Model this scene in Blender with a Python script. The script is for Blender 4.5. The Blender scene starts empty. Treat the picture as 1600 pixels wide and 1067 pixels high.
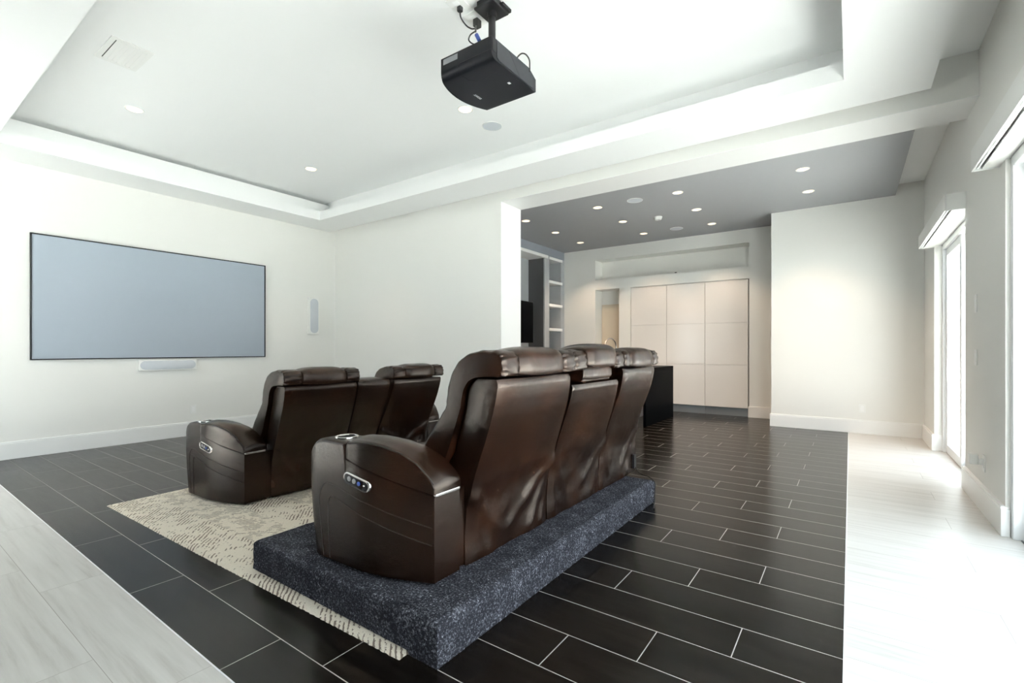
import bpy, bmesh, math, random
from mathutils import Vector, Matrix, noise
random.seed(7)
C = bpy.context.scene.collection
scene = bpy.context.scene
# ------------------------------------------------------------------ camera
cam_d = bpy.data.cameras.new('camera'); cam = bpy.data.objects.new('camera', cam_d); C.objects.link(cam)
cam_d.sensor_width = 36.0; cam_d.lens = 744.626/1600*36; cam_d.shift_y = 11.77/1600
cam_d.clip_start = 0.02; cam_d.clip_end = 200
cam.location = (0, 0, 1.27); cam.rotation_euler = (math.pi/2, 0, 0.616889)
scene.camera = cam
# ------------------------------------------------------------------ exposure, world
scene.view_settings.view_transform = 'Standard'; scene.view_settings.look = 'None'
scene.view_settings.gamma = 1.0; scene.view_settings.use_curve_mapping = False
scene.view_settings.exposure = 0.98
scene.cycles.use_denoising = True
scene.cycles.max_bounces = 12; scene.cycles.diffuse_bounces = 8; scene.cycles.transparent_max_bounces = 12
scene.cycles.sample_clamp_indirect = 6.0
scene.cycles.caustics_reflective = False; scene.cycles.caustics_refractive = False; scene.cycles.blur_glossy = 1.0
world = bpy.data.worlds.new('world'); scene.world = world; world.use_nodes = True
wn = world.node_tree; wn.nodes.clear()
wo = wn.nodes.new('ShaderNodeOutputWorld'); wb = wn.nodes.new('ShaderNodeBackground')
wg = wn.nodes.new('ShaderNodeTexCoord'); wr = wn.nodes.new('ShaderNodeValToRGB'); ws = wn.nodes.new('ShaderNodeSeparateXYZ')
wn.links.new(wg.outputs['Generated'], ws.inputs[0]); wn.links.new(ws.outputs['Z'], wr.inputs[0])
wr.color_ramp.elements[0].position = 0.45; wr.color_ramp.elements[0].color = (0.97, 0.985, 1.0, 1)
wr.color_ramp.elements[1].position = 1.0; wr.color_ramp.elements[1].color = (0.80, 0.90, 1.0, 1)
wn.links.new(wr.outputs[0], wb.inputs['Color']); wb.inputs['Strength'].default_value = 3.7
wn.links.new(wb.outputs[0], wo.inputs['Surface'])

sun_d = bpy.data.lights.new('sun', 'SUN'); sun_d.energy = 60.0; sun_d.angle = 0.01; sun_d.color = (1.0, 0.96, 0.90)
sun = bpy.data.objects.new('sun', sun_d); C.objects.link(sun); sun.rotation_euler = (math.radians(-14), 0, 0); sun.location = (0, -6, 12)
sun.rotation_euler = Vector((0.03, 0.25, -0.97)).to_track_quat('-Z', 'Y').to_euler()

def portal(name, loc, rot, sx, sy):
    l = bpy.data.lights.new(name, 'AREA'); l.shape = 'RECTANGLE'; l.size = sx; l.size_y = sy
    l.cycles.is_portal = True
    o = bpy.data.objects.new(name, l); C.objects.link(o); o.location = loc; o.rotation_euler = rot
    return o
# ------------------------------------------------------------------ materials
def mat(name, col, rough=0.5, metal=0.0, spec=0.5, emit=None, estr=0.0, coat=0.0):
    m = bpy.data.materials.new(name); m.use_nodes = True
    b = m.node_tree.nodes['Principled BSDF']
    b.inputs['Base Color'].default_value = (*col, 1); b.inputs['Roughness'].default_value = rough
    b.inputs['Metallic'].default_value = metal; b.inputs['Specular IOR Level'].default_value = spec
    b.inputs['Coat Weight'].default_value = coat
    if emit: b.inputs['Emission Color'].default_value = (*emit, 1); b.inputs['Emission Strength'].default_value = estr
    return m
def nd(m, t, **kw):
    n = m.node_tree.nodes.new(t)
    for k, v in kw.items(): setattr(n, k, v)
    return n
def lk(m, a, b): m.node_tree.links.new(a, b)
def bsdf(m): return m.node_tree.nodes['Principled BSDF']
def noise_node(m, vec, scale, detail=3, rough=0.55):
    n = nd(m, 'ShaderNodeTexNoise'); n.inputs['Scale'].default_value = scale
    n.inputs['Detail'].default_value = detail; n.inputs['Roughness'].default_value = rough
    if vec is not None: lk(m, vec, n.inputs['Vector'])
    return n
def ramp(m, fac, stops):
    r = nd(m, 'ShaderNodeValToRGB'); e = r.color_ramp.elements
    while len(e) < len(stops): e.new(0.5)
    for i, (p, c) in enumerate(stops): e[i].position = p; e[i].color = (*c, 1) if len(c) == 3 else c
    lk(m, fac, r.inputs[0]); return r
def bump(m, h, strength, dist):
    b = nd(m, 'ShaderNodeBump'); b.inputs['Strength'].default_value = strength; b.inputs['Distance'].default_value = dist
    lk(m, h, b.inputs['Height']); return b
def math_n(m, op, a, b=None, c=None):
    n = nd(m, 'ShaderNodeMath', operation=op)
    for i, v in enumerate((a, b, c)):
        if v is None: continue
        if isinstance(v, (int, float)): n.inputs[i].default_value = v
        else: lk(m, v, n.inputs[i])
    return n.outputs[0]
def paint(name, col, rough=0.6):
    m = mat(name, col, rough, spec=0.3)
    t = nd(m, 'ShaderNodeTexCoord'); n = noise_node(m, t.outputs['Object'], 90, 4)
    b = bump(m, n.outputs['Fac'], 0.06, 0.002); lk(m, b.outputs[0], bsdf(m).inputs['Normal'])
    return m
M = {}
M['wall'] = paint('wall_paint', (0.80, 0.795, 0.765))
M['ceil'] = paint('ceiling_paint', (0.88, 0.885, 0.88), 0.7)
M['trim'] = paint('white_trim_paint', (0.86, 0.86, 0.85), 0.35)
M['white'] = mat('white_plastic', (0.82, 0.82, 0.80), 0.35)
M['grey_ceil'] = paint('dark_grey_paint', (0.30, 0.307, 0.32), 0.5)
M['grey_wall'] = paint('grey_wall_paint', (0.22, 0.24, 0.275), 0.5)
M['dark_grey'] = paint('charcoal_paint', (0.045, 0.046, 0.048), 0.6)
M['lgrey'] = paint('light_grey_paint', (0.36, 0.375, 0.39), 0.5)
M['beige'] = paint('niche_panel_paint', (0.66, 0.58, 0.47), 0.5)
M['cab'] = mat('glossy_white_lacquer', (0.78, 0.755, 0.73), 0.18, spec=0.5)
M['toe'] = mat('brushed_toe_kick', (0.45, 0.48, 0.50), 0.3, metal=0.6)
M['black_gloss'] = mat('black_stone', (0.0015, 0.002, 0.0025), 0.4, spec=0.01)
M['black'] = mat('black_plastic', (0.006, 0.006, 0.007), 0.4, spec=0.25)
M['black_rub'] = mat('black_rubber', (0.008, 0.008, 0.008), 0.55)
M['proj'] = mat('matte_black_casing', (0.0045, 0.0048, 0.0068), 0.38, spec=0.13)
M['proj_grey'] = mat('dark_grey_grille', (0.020, 0.021, 0.024), 0.5, spec=0.12)
M['chrome'] = mat('polished_metal', (0.80, 0.78, 0.76), 0.16, metal=1.0)
M['steel'] = mat('brushed_steel', (0.42, 0.39, 0.36), 0.3, metal=1.0)
M['blue_plug'] = mat('blue_plastic', (0.010, 0.030, 0.16), 0.4)
M['blue_led'] = mat('blue_led', (0.02, 0.06, 0.3), 0.3, emit=(0.1, 0.3, 1.0), estr=0.03)
M['silver_button'] = mat('grey_button', (0.32, 0.32, 0.32), 0.3, metal=0.6)
M['label'] = mat('grey_printed_label', (0.20, 0.20, 0.21), 0.5)
M['letters'] = mat('silver_lettering', (0.75, 0.75, 0.75), 0.3)
M['lamp'] = mat('warm_lamp_lens', (0.9, 0.85, 0.7), 0.4, emit=(1.0, 0.76, 0.46), estr=1.1)
M['grille'] = mat('pale_grey_grille', (0.55, 0.58, 0.62), 0.6)
M['stitch'] = mat('dark_thread', (0.010, 0.006, 0.004), 0.6)
M['alu'] = mat('white_aluminium', (0.86, 0.87, 0.88), 0.3)
M['track'] = mat('dark_track', (0.10, 0.10, 0.10), 0.4, metal=0.5)
M['slot'] = mat('dark_slot', (0.03, 0.03, 0.03), 0.6)
M['patio'] = paint('pale_patio', (0.72, 0.71, 0.68))
# screen fabric
M['screen'] = mat('grey_screen_fabric', (0.325, 0.370, 0.425), 0.75, spec=0.2)
# glass
def glass():
    m = bpy.data.materials.new('window_glass'); m.use_nodes = True; t = m.node_tree; t.nodes.clear()
    o = t.nodes.new('ShaderNodeOutputMaterial'); mx = t.nodes.new('ShaderNodeMixShader'); tr = t.nodes.new('ShaderNodeBsdfTransparent')
    gl = t.nodes.new('ShaderNodeBsdfGlossy'); gl.inputs['Roughness'].default_value = 0.02
    tr.inputs['Color'].default_value = (0.93, 0.97, 0.98, 1)
    lw = t.nodes.new('ShaderNodeLayerWeight'); pw = t.nodes.new('ShaderNodeMath'); pw.operation = 'POWER'; pw.inputs[1].default_value = 5.0
    mu = t.nodes.new('ShaderNodeMath'); mu.operation = 'MULTIPLY_ADD'; mu.inputs[1].default_value = 0.45; mu.inputs[2].default_value = 0.03
    t.links.new(lw.outputs['Facing'], pw.inputs[0]); t.links.new(pw.outputs[0], mu.inputs[0])
    t.links.new(mu.outputs[0], mx.inputs[0]); t.links.new(tr.outputs[0], mx.inputs[1]); t.links.new(gl.outputs[0], mx.inputs[2])
    t.links.new(mx.outputs[0], o.inputs[0]); return m
M['glass'] = glass()
# leather
def leather():
    m = mat('brown_leather', (0.03, 0.014, 0.008), 0.27, spec=0.33)
    t = nd(m, 'ShaderNodeTexCoord'); v = t.outputs['Object']
    n = noise_node(m, v, 3.6, 3, 0.5)
    r = ramp(m, n.outputs['Fac'], [(0.20, (0.0026, 0.0011, 0.0007)), (0.50, (0.0082, 0.0032, 0.0016)), (0.90, (0.026, 0.0095, 0.0042))])
    lk(m, r.outputs[0], bsdf(m).inputs['Base Color'])
    bsdf(m).inputs['Specular Tint'].default_value = (1.0, 0.86, 0.77, 1)
    f = noise_node(m, v, 260, 3); g = noise_node(m, v, 22, 4)
    a = nd(m, 'ShaderNodeMath', operation='MULTIPLY_ADD'); lk(m, g.outputs['Fac'], a.inputs[0]); a.inputs[1].default_value = 2.2; lk(m, f.outputs['Fac'], a.inputs[2])
    b = bump(m, a.outputs[0], 0.25, 0.003); lk(m, b.outputs[0], bsdf(m).inputs['Normal'])
    return m
M['leather'] = leather()
# carpet on the riser
def carpet():
    m = mat('navy_carpet_pile', (0.03, 0.033, 0.05), 1.0, spec=0.0)
    t = nd(m, 'ShaderNodeTexCoord'); v = t.outputs['Object']
    n = noise_node(m, v, 95, 2, 0.8); n2 = noise_node(m, v, 210, 2, 0.8); w = noise_node(m, v, 11, 2)
    s = math_n(m, 'MULTIPLY_ADD', n2.outputs['Fac'], 0.6, math_n(m, 'MULTIPLY_ADD', w.outputs['Fac'], 0.25, n.outputs['Fac']))
    r = ramp(m, s, [(0.78, (0.034, 0.035, 0.043)), (0.92, (0.140, 0.145, 0.172)), (1.0, (0.36, 0.37, 0.42)), (1.10, (0.70, 0.71, 0.75))])
    r.color_ramp.elements[3].position = 1.0; r.color_ramp.elements[2].position = 0.86; r.color_ramp.elements[1].position = 0.70; r.color_ramp.elements[0].position = 0.50
    sc = math_n(m, 'MULTIPLY', math_n(m, 'SUBTRACT', s, 0.55), 1.35); lk(m, sc, r.inputs[0])
    lk(m, r.outputs[0], bsdf(m).inputs['Base Color'])
    b = bump(m, s, 1.0, 0.014); lk(m, b.outputs[0], bsdf(m).inputs['Normal'])
    return m
M['carpet'] = carpet()
# rug
def rug_mat():
    m = mat('cream_rug_pile', (0.7, 0.63, 0.53), 0.95, spec=0.1)
    g = nd(m, 'ShaderNodeNewGeometry'); s = nd(m, 'ShaderNodeSeparateXYZ'); lk(m, g.outputs['Position'], s.inputs[0])
    t = nd(m, 'ShaderNodeTexCoord'); wob = noise_node(m, t.outputs['Object'], 9, 3)
    X, Y = s.outputs['X'], s.outputs['Y']
    # zigzag: bands 0.30 wide across Y, stripe direction flips in each
    f = math_n(m, 'PINGPONG', math_n(m, 'SUBTRACT', Y, 1.26), 0.30)
    u = math_n(m, 'ADD', math_n(m, 'MULTIPLY', X, 0.75), math_n(m, 'MULTIPLY', f, 0.85))
    u = math_n(m, 'ADD', u, math_n(m, 'MULTIPLY', wob.outputs['Fac'], 0.030))
    st = math_n(m, 'FRACT', math_n(m, 'MULTIPLY', u, 38.0))
    thick = noise_node(m, t.outputs['Object'], 60, 2, 0.7)
    line = math_n(m, 'LESS_THAN', st, math_n(m, 'MULTIPLY', thick.outputs['Fac'], 0.74))
    brk = noise_node(m, t.outputs['Object'], 12, 4, 0.7); big = noise_node(m, t.outputs['Object'], 1.7, 2)
    thr = math_n(m, 'MULTIPLY_ADD', big.outputs['Fac'], -0.60, 0.78)
    on = math_n(m, 'GREATER_THAN', brk.outputs['Fac'], thr)
    k = math_n(m, 'MULTIPLY', line, on)
    fine = noise_node(m, t.outputs['Object'], 220, 3, 0.7)
    base = ramp(m, fine.outputs['Fac'], [(0.3, (0.74, 0.66, 0.54)), (0.7, (0.94, 0.88, 0.77))])
    mx = nd(m, 'ShaderNodeMix', data_type='RGBA'); lk(m, k, mx.inputs[0]); lk(m, base.outputs[0], mx.inputs[6])
    mx.inputs[7].default_value = (0.26, 0.21, 0.165, 1)
    lk(m, mx.outputs[2], bsdf(m).inputs['Base Color'])
    h = math_n(m, 'SUBTRACT', fine.outputs['Fac'], math_n(m, 'MULTIPLY', line, 0.6))
    b = bump(m, h, 0.9, 0.008); lk(m, b.outputs[0], bsdf(m).inputs['Normal'])
    return m
M['rug'] = rug_mat()
# plank tile floors
def planks(name, y0, pitch, L, x0s, dark):
    m = mat(name, (0.02, 0.018, 0.016), 0.2)
    g = nd(m, 'ShaderNodeNewGeometry'); s = nd(m, 'ShaderNodeSeparateXYZ'); lk(m, g.outputs['Position'], s.inputs[0])
    X, Y = s.outputs['X'], s.outputs['Y']
    ry = math_n(m, 'DIVIDE', math_n(m, 'SUBTRACT', Y, y0), pitch)
    row = math_n(m, 'FLOOR', ry); fy = math_n(m, 'FRACT', ry)
    md = math_n(m, 'FLOORED_MODULO', row, 3.0)
    is1 = math_n(m, 'COMPARE', md, 1.0, 0.1); is2 = math_n(m, 'COMPARE', md, 2.0, 0.1)
    off = math_n(m, 'ADD', math_n(m, 'ADD', math_n(m, 'MULTIPLY', is1, x0s[1]-x0s[0]), math_n(m, 'MULTIPLY', is2, x0s[2]-x0s[0])), x0s[0])
    rx = math_n(m, 'DIVIDE', math_n(m, 'SUBTRACT', X, off), L)
    colm = math_n(m, 'FLOOR', rx); fx = math_n(m, 'FRACT', rx)
    dy = math_n(m, 'MULTIPLY', math_n(m, 'PINGPONG', ry, 0.5), pitch)
    dx = math_n(m, 'MULTIPLY', math_n(m, 'PINGPONG', rx, 0.5), L)
    d = math_n(m, 'MINIMUM', dx, dy)
    gro = math_n(m, 'LESS_THAN', d, 0.0021 if dark else 0.0012)
    cid = nd(m, 'ShaderNodeCombineXYZ'); lk(m, row, cid.inputs[0]); lk(m, colm, cid.inputs[1])
    wn_ = nd(m, 'ShaderNodeTexWhiteNoise', noise_dimensions='3D'); lk(m, cid.outputs[0], wn_.inputs[0])
    rv = wn_.outputs['Value']
    cv = nd(m, 'ShaderNodeCombineXYZ')
    lk(m, math_n(m, 'MULTIPLY_ADD', X, 1.1 if dark else 0.8, math_n(m, 'MULTIPLY', rv, 37.0)), cv.inputs[0])
    lk(m, math_n(m, 'MULTIPLY', Y, 9.0 if dark else 13.0), cv.inputs[1]); lk(m, math_n(m, 'MULTIPLY', rv, 11.0), cv.inputs[2])
    n = noise_node(m, cv.outputs[0], 3.0 if dark else 1.6, 6, 0.62)
    n.inputs['Distortion'].default_value = 0.6 if dark else 0.25
    bsdf(m).inputs['Specular IOR Level'].default_value = 0.20 if dark else 0.5
    if dark:
        c = ramp(m, n.outputs['Fac'], [(0.3, (0.0022, 0.0017, 0.0013)), (0.52, (0.0060, 0.0045, 0.0034)), (0.75, (0.018, 0.0130, 0.0095))])
        gcol = (0.36, 0.35, 0.33, 1)
    else:
        c = ramp(m, n.outputs['Fac'], [(0.25, (0.40, 0.38, 0.355)), (0.45, (0.52, 0.505, 0.482)), (0.75, (0.60, 0.585, 0.562))])
        gcol = (0.32, 0.30, 0.28, 1)
    mx = nd(m, 'ShaderNodeMix', data_type='RGBA'); lk(m, gro, mx.inputs[0]); lk(m, c.outputs[0], mx.inputs[6]); mx.inputs[7].default_value = gcol
    lk(m, mx.outputs[2], bsdf(m).inputs['Base Color'])
    rr = math_n(m, 'MULTIPLY_ADD', n.outputs['Fac'], 0.10, 0.17 if dark else 0.28)
    rr = math_n(m, 'ADD', rr, math_n(m, 'MULTIPLY', gro, 0.4)); lk(m, rr, bsdf(m).inputs['Roughness'])
    hh = math_n(m, 'SUBTRACT', math_n(m, 'MULTIPLY', n.outputs['Fac'], 0.25), gro)
    b = bump(m, hh, 0.25, 0.0015); lk(m, b.outputs[0], bsdf(m).inputs['Normal'])
    return m
M['dark_floor'] = planks('dark_wood_plank_tile', 0.866, 0.2515, 1.0155, (-1.0195, -0.7075, -0.400), True)
M['white_floor'] = planks('white_wood_plank_tile', 0.866-2*0.2660, 0.2660, 1.355, (-3.88, -3.445, -4.30), False)
M['white_floor_side'] = planks('white_wood_plank_tile_side', 2.937, 0.2665, 1.80, (0.585, 1.03, 1.50), False)
# ------------------------------------------------------------------ mesh helpers
class MB:
    def __init__(s): s.v = []; s.f = []; s.mi = []
    def add(s, vs, fs, mi=0):
        b = len(s.v); s.v += [tuple(v) for v in vs]
        for f in fs: s.f.append(tuple(b+i for i in f)); s.mi.append(mi)
    def box(s, x0, x1, y0, y1, z0, z1, mi=0):
        x0, x1 = sorted((x0, x1)); y0, y1 = sorted((y0, y1)); z0, z1 = sorted((z0, z1))
        s.add([(x0,y0,z0),(x1,y0,z0),(x1,y1,z0),(x0,y1,z0),(x0,y0,z1),(x1,y0,z1),(x1,y1,z1),(x0,y1,z1)],
              [(0,3,2,1),(4,5,6,7),(0,1,5,4),(1,2,6,5),(2,3,7,6),(3,0,4,7)], mi)
    def tube(s, pts, r, n=8, mi=0, cap=True):
        pts = [Vector(p) for p in pts]; rings = []
        t0 = (pts[1]-pts[0]).normalized(); up = Vector((0,0,1)) if abs(t0.z) < 0.9 else Vector((1,0,0))
        nrm = t0.cross(up).normalized()
        b0 = len(s.v); vs = []
        for i, p in enumerate(pts):
            t = (pts[min(i+1, len(pts)-1)]-pts[max(i-1, 0)]).normalized()
            nrm = (nrm - t*nrm.dot(t)).normalized(); bn = t.cross(nrm)
            rr = r[i] if isinstance(r, (list, tuple)) else r
            vs += [p + (nrm*math.cos(2*math.pi*k/n)+bn*math.sin(2*math.pi*k/n))*rr for k in range(n)]
        fs = [(i*n+k, i*n+(k+1) % n, (i+1)*n+(k+1) % n, (i+1)*n+k) for i in range(len(pts)-1) for k in range(n)]
        if cap: fs += [tuple(range(n))[::-1], tuple((len(pts)-1)*n+k for k in range(n))]
        s.add(vs, fs, mi)
    def lathe(s, prof, cx, cy, n=32, mi=0):
        vs = []; m = len(prof)
        for k in range(n):
            a = 2*math.pi*k/n
            vs += [(cx+r*math.cos(a), cy+r*math.sin(a), z) for r, z in prof]
        fs = [(k*m+i, ((k+1) % n)*m+i, ((k+1) % n)*m+i+1, k*m+i+1) for k in range(n) for i in range(m-1)]
        s.add(vs, fs, mi)
    def prism(s, poly, fn, a, b, mi=0):
        n = len(poly); vs = [fn(p, a) for p in poly]+[fn(p, b) for p in poly]
        s.add(vs, [tuple(range(n))[::-1], tuple(range(n, 2*n))]+[(i, (i+1) % n, n+(i+1) % n, n+i) for i in range(n)], mi)
    def loft(s, loops, closed=True, caps=True, mi=0):
        n = len(loops[0]); vs = [p for l in loops for p in l]
        fs = []
        for i in range(len(loops)-1):
            for k in range(n if closed else n-1):
                fs.append((i*n+k, i*n+(k+1) % n, (i+1)*n+(k+1) % n, (i+1)*n+k))
        if caps: fs += [tuple(range(n))[::-1], tuple((len(loops)-1)*n+k for k in range(n))]
        s.add(vs, fs, mi)
    def build(s, name, mats, parent=None, smooth=None, bevel=0, seg=2, fix=True):
        me = bpy.data.meshes.new(name); me.from_pydata(s.v, [], s.f)
        if not isinstance(mats, (list, tuple)): mats = [mats]
        for mt in mats: me.materials.append(mt)
        for p, i in zip(me.polygons, s.mi): p.material_index = i
        if fix:
            bm = bmesh.new(); bm.from_mesh(me); bmesh.ops.remove_doubles(bm, verts=bm.verts, dist=1e-6)
            bmesh.ops.recalc_face_normals(bm, faces=bm.faces); bm.to_mesh(me); bm.free()
        if smooth is not None:
            me.polygons.foreach_set('use_smooth', [True]*len(me.polygons))
            me.set_sharp_from_angle(angle=math.radians(smooth))
        o = bpy.data.objects.new(name, me); C.objects.link(o)
        if parent: o.parent = parent
        if bevel:
            md = o.modifiers.new('bevel', 'BEVEL'); md.width = bevel; md.segments = seg; md.limit_method = 'ANGLE'
        return o
def tag(o, label=None, cat=None, group=None, kind=None):
    if label: o['label'] = label
    if cat: o['category'] = cat
    if group: o['group'] = group
    if kind: o['kind'] = kind
    return o
def thing(name, label, cat, loc=(0,0,0), rz=0, group=None):
    o = bpy.data.objects.new(name, None); C.objects.link(o); o.location = loc; o.rotation_euler = (0,0,rz); o.empty_display_size = 0.1
    return tag(o, label, cat, group)
def part(mb, name, mats, parent, **kw):
    """mesh given in world coordinates, hung under a thing that stands at parent.location"""
    lx = parent.location
    p = parent
    off = Vector((0,0,0))
    while p is not None: off += p.location; p = p.parent
    mb.v = [(v[0]-off.x, v[1]-off.y, v[2]-off.z) for v in mb.v]
    return mb.build(name, mats, parent, **kw)
def bx(*a, mi=0):
    m = MB(); m.box(*a, mi=mi); return m
def struct(name, mb, mats, label, cat='structure', **kw):
    o = mb.build(name, mats, **kw); return tag(o, label, cat, kind='structure')
def lerp(tab, x):
    if x <= tab[0][0]: return tab[0][1]
    for (a, b), (c, d) in zip(tab, tab[1:]):
        if x <= c: return b+(d-b)*(x-a)/(c-a)
    return tab[-1][1]
def smoothpath(pts, n=6):
    """Catmull-Rom through points"""
    P = [Vector(p) for p in pts]; out = []
    for i in range(len(P)-1):
        p0, p1, p2, p3 = P[max(i-1,0)], P[i], P[i+1], P[min(i+2, len(P)-1)]
        for k in range(n):
            t = k/n
            out.append(0.5*((2*p1)+(p2-p0)*t+(2*p0-5*p1+4*p2-p3)*t*t+(3*p1-p0-3*p2+p3)*t**3))
    out.append(P[-1]); return out
# ------------------------------------------------------------------ room shell
XS, XR, YN, YO, YO2 = -7.90, 0.86, -0.90, 5.388, 5.868      # screen wall, window wall, near wall, opening wall faces
YB, YF, XK, XB = 8.90, 9.78, -5.44, -1.06                    # bump wall, far kitchen wall, kitchen left wall, bump side
ZC = 3.72
m = MB(); m.box(XS-0.2, -0.02, 0.866, YF+0.5, -0.10, 0.0, 0)
m.box(XS-0.2, -0.02, YN-0.3, 0.866, -0.10, 0.0, 1); m.box(-0.02, XR+0.3, YN-0.3, YF+0.5, -0.10, 0.0, 2)
struct('floor', m, [M['dark_floor'], M['white_floor'], M['white_floor_side']], 'dark wood plank tile floor with white plank borders', 'floor', fix=False)
m = MB(); m.box(XS, -0.016, 0.863, 0.869, -0.01, 0.0012); m.box(-0.023, -0.017, 0.869, YB-0.02, -0.01, 0.0012)
struct('trim_1', m, M['alu'], 'thin pale metal strip between dark and white floor tiles', 'floor trim')
struct('wall_left', bx(XS-0.2, XS, YN-0.3, YO2, 0, 3.95), M['wall'], 'off-white wall carrying the projection screen', 'wall')
m = MB(); m.box(XS, -4.012, YO, YO2, 0, 3.95); m.box(-4.012, XR, YO, YO2, 3.349, 3.95)
struct('wall_back', m, M['wall'], 'off-white wall with the wide cased opening to the kitchen', 'wall')
# bright white lining of the opening: jamb and head, 4 mm proud
m = MB(); m.box(-4.012, -4.006, YO-0.004, YO2+0.004, 0, 3.349); m.box(-4.012, XR, YO-0.004, YO2+0.004, 3.343, 3.349)
struct('trim_2', m, M['trim'], 'smooth white lining of the wide opening', 'opening trim')
# window wall with two door openings
D1, D2, DH = (-0.65, 4.575), (5.955, 7.925), 2.56
m = MB()
for y0, y1, z0, z1 in ((YN-0.3, D1[0], 0, ZC+.2), (D1[1], D2[0], 0, ZC+.2), (D2[1], YF+0.3, 0, ZC+.2), (D1[0], D1[1], DH, ZC+.2), (D2[0], D2[1], DH, ZC+.2)):
    m.box(XR, XR+0.22, y0, y1, z0, z1)
struct('wall_right', m, M['wall'], 'off-white wall with two tall sliding door openings', 'wall')
# unseen near wall: charcoal tone and glazed opening added to set the side light
NX = (-6.9, -5.2)
m = MB(); m.box(XS, NX[0], YN-0.22, YN, 0, ZC+.2); m.box(NX[1], XR, YN-0.22, YN, 0, ZC+.2); m.box(NX[0], NX[1], YN-0.22, YN, 2.75, ZC+.2)
struct('wall_front', m, M['dark_grey'], 'unseen wall behind the viewpoint, charcoal tone and glazed opening added for the side light', 'wall')
# kitchen walls
KN = [(-4.65, -1.53, 2.808, 3.253), (-4.65, -4.088, 0.96, 2.588)]   # niches in the far wall
m = MB()
m.box(XK-0.5, XR+0.3, YF+0.36, YF+0.5, 0, 3.95)
m.box(XK-0.5, -4.65, YF, YF+0.36, 0, 3.95); m.box(-1.53, XR+0.3, YF, YF+0.36, 0, 3.95)
m.box(-4.65, -1.53, YF, YF+0.36, 3.253, 3.95)
m.box(-4.65, -1.53, YF, YF+0.36, 2.588, 2.808)
m.box(-4.088, -3.83, YF, YF+0.36, 0, 2.588)
m.box(-4.65, -4.088, YF, YF+0.36, 0, 0.96)
struct('wall_kitchen', m, M['wall'], 'off-white far kitchen wall with recessed niches', 'wall')
struct('wall_bump', bx(XB, XR, YB, YF, 0, 3.95), M['wall'], 'off-white projecting wall right of the kitchen cabinets', 'wall')
# kitchen left wall, grey, with a media recess and a narrow shelf bay
XD = XK-0.42
struct('wall_kitchen_left', bx(XD-0.15, XD, YO2, YF, 0, 3.95), M['lgrey'], 'light grey back of the kitchen media recess', 'wall')
struct('wall_kitchen_left', bx(XD, XK, YO2, YF, 3.330, 3.95), M['grey_wall'], 'blue-grey wall band above the media recess', 'wall')
struct('wall_kitchen_left', bx(XD, XK, YO2, 6.5, 0, 3.330), M['grey_wall'], 'grey wall left of the media recess', 'wall')
m = MB(); m.box(XD, XK, 8.905, 9.10, 0, 3.330, 0); m.box(XD, XK-0.03, 8.899, 8.905, 0, 3.330, 1)
struct('wall_kitchen_left', m, [M['lgrey'], M['dark_grey']], 'grey pier between the media recess and the shelf bay', 'wall')
struct('wall_kitchen_left', bx(XD, XK, 9.62, YF, 0, 3.330), M['lgrey'], 'grey pier beside the far kitchen wall', 'wall')
struct('trim_3', bx(XD, XD+0.012, 9.10, 9.62, 0, 3.330), M['dark_grey'], 'charcoal back of the narrow shelf bay', 'bay back')
# ceilings
m = MB()
T = (-7.293, -0.042, 0.925, 4.684)                                      # tray opening
O = (XS, 0.551, 0.32, 5.265)                                            # dropped ring outer edge
R = (-7.53, 0.20, 0.65, 5.01)                                           # tray back walls
ZR, ZL, ZT = 3.443, 3.592, 3.86
# main flat ceiling around the tray
m.box(XS, R[0]-0.20, YN, YO, ZC, 3.95); m.box(R[1], XR, YN, YO, ZC, 3.95); m.box(R[0]-0.20, R[1], YN, R[2], ZC, 3.95); m.box(R[0]-0.20, R[1], R[3], YO, ZC, 3.95)
m.box(R[0]-0.20, R[1], R[2], R[3], ZT, 3.95)
struct('ceiling', m, M['ceil'], 'white ceiling with raised tray', 'ceiling')
m = MB()                                                                 # dropped ring: lower slab with lip, upper collar
m.box(O[0], T[0], O[2], O[3], ZR, ZL); m.box(T[1], O[1], O[2], O[3], ZR, ZL); m.box(T[0], T[1], O[2], T[2], ZR, ZL); m.box(T[0], T[1], T[3], O[3], ZR, ZL)
m.box(O[0], R[0]-0.20, O[2], O[3], ZL, ZC); m.box(R[1], O[1], O[2], O[3], ZL, ZC); m.box(R[0]-0.20, R[1], O[2], R[2], ZL, ZC); m.box(R[0]-0.20, R[1], R[3], O[3], ZL, ZC)
m.box(R[0]-0.20, R[0], R[2], R[3], ZL, ZT-0.055)
struct('ceiling', m, M['ceil'], 'dropped white soffit ring around the tray ceiling', 'ceiling')
struct('ceiling', bx(XD, 0.54, YO2, YF, 3.51, 3.95), M['grey_ceil'], 'dark grey dropped kitchen ceiling', 'ceiling')
struct('ceiling', bx(0.54, XR, YO2, YB, 3.665, 3.95), M['ceil'], 'white ceiling strip along the window wall of the kitchen', 'ceiling')
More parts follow.
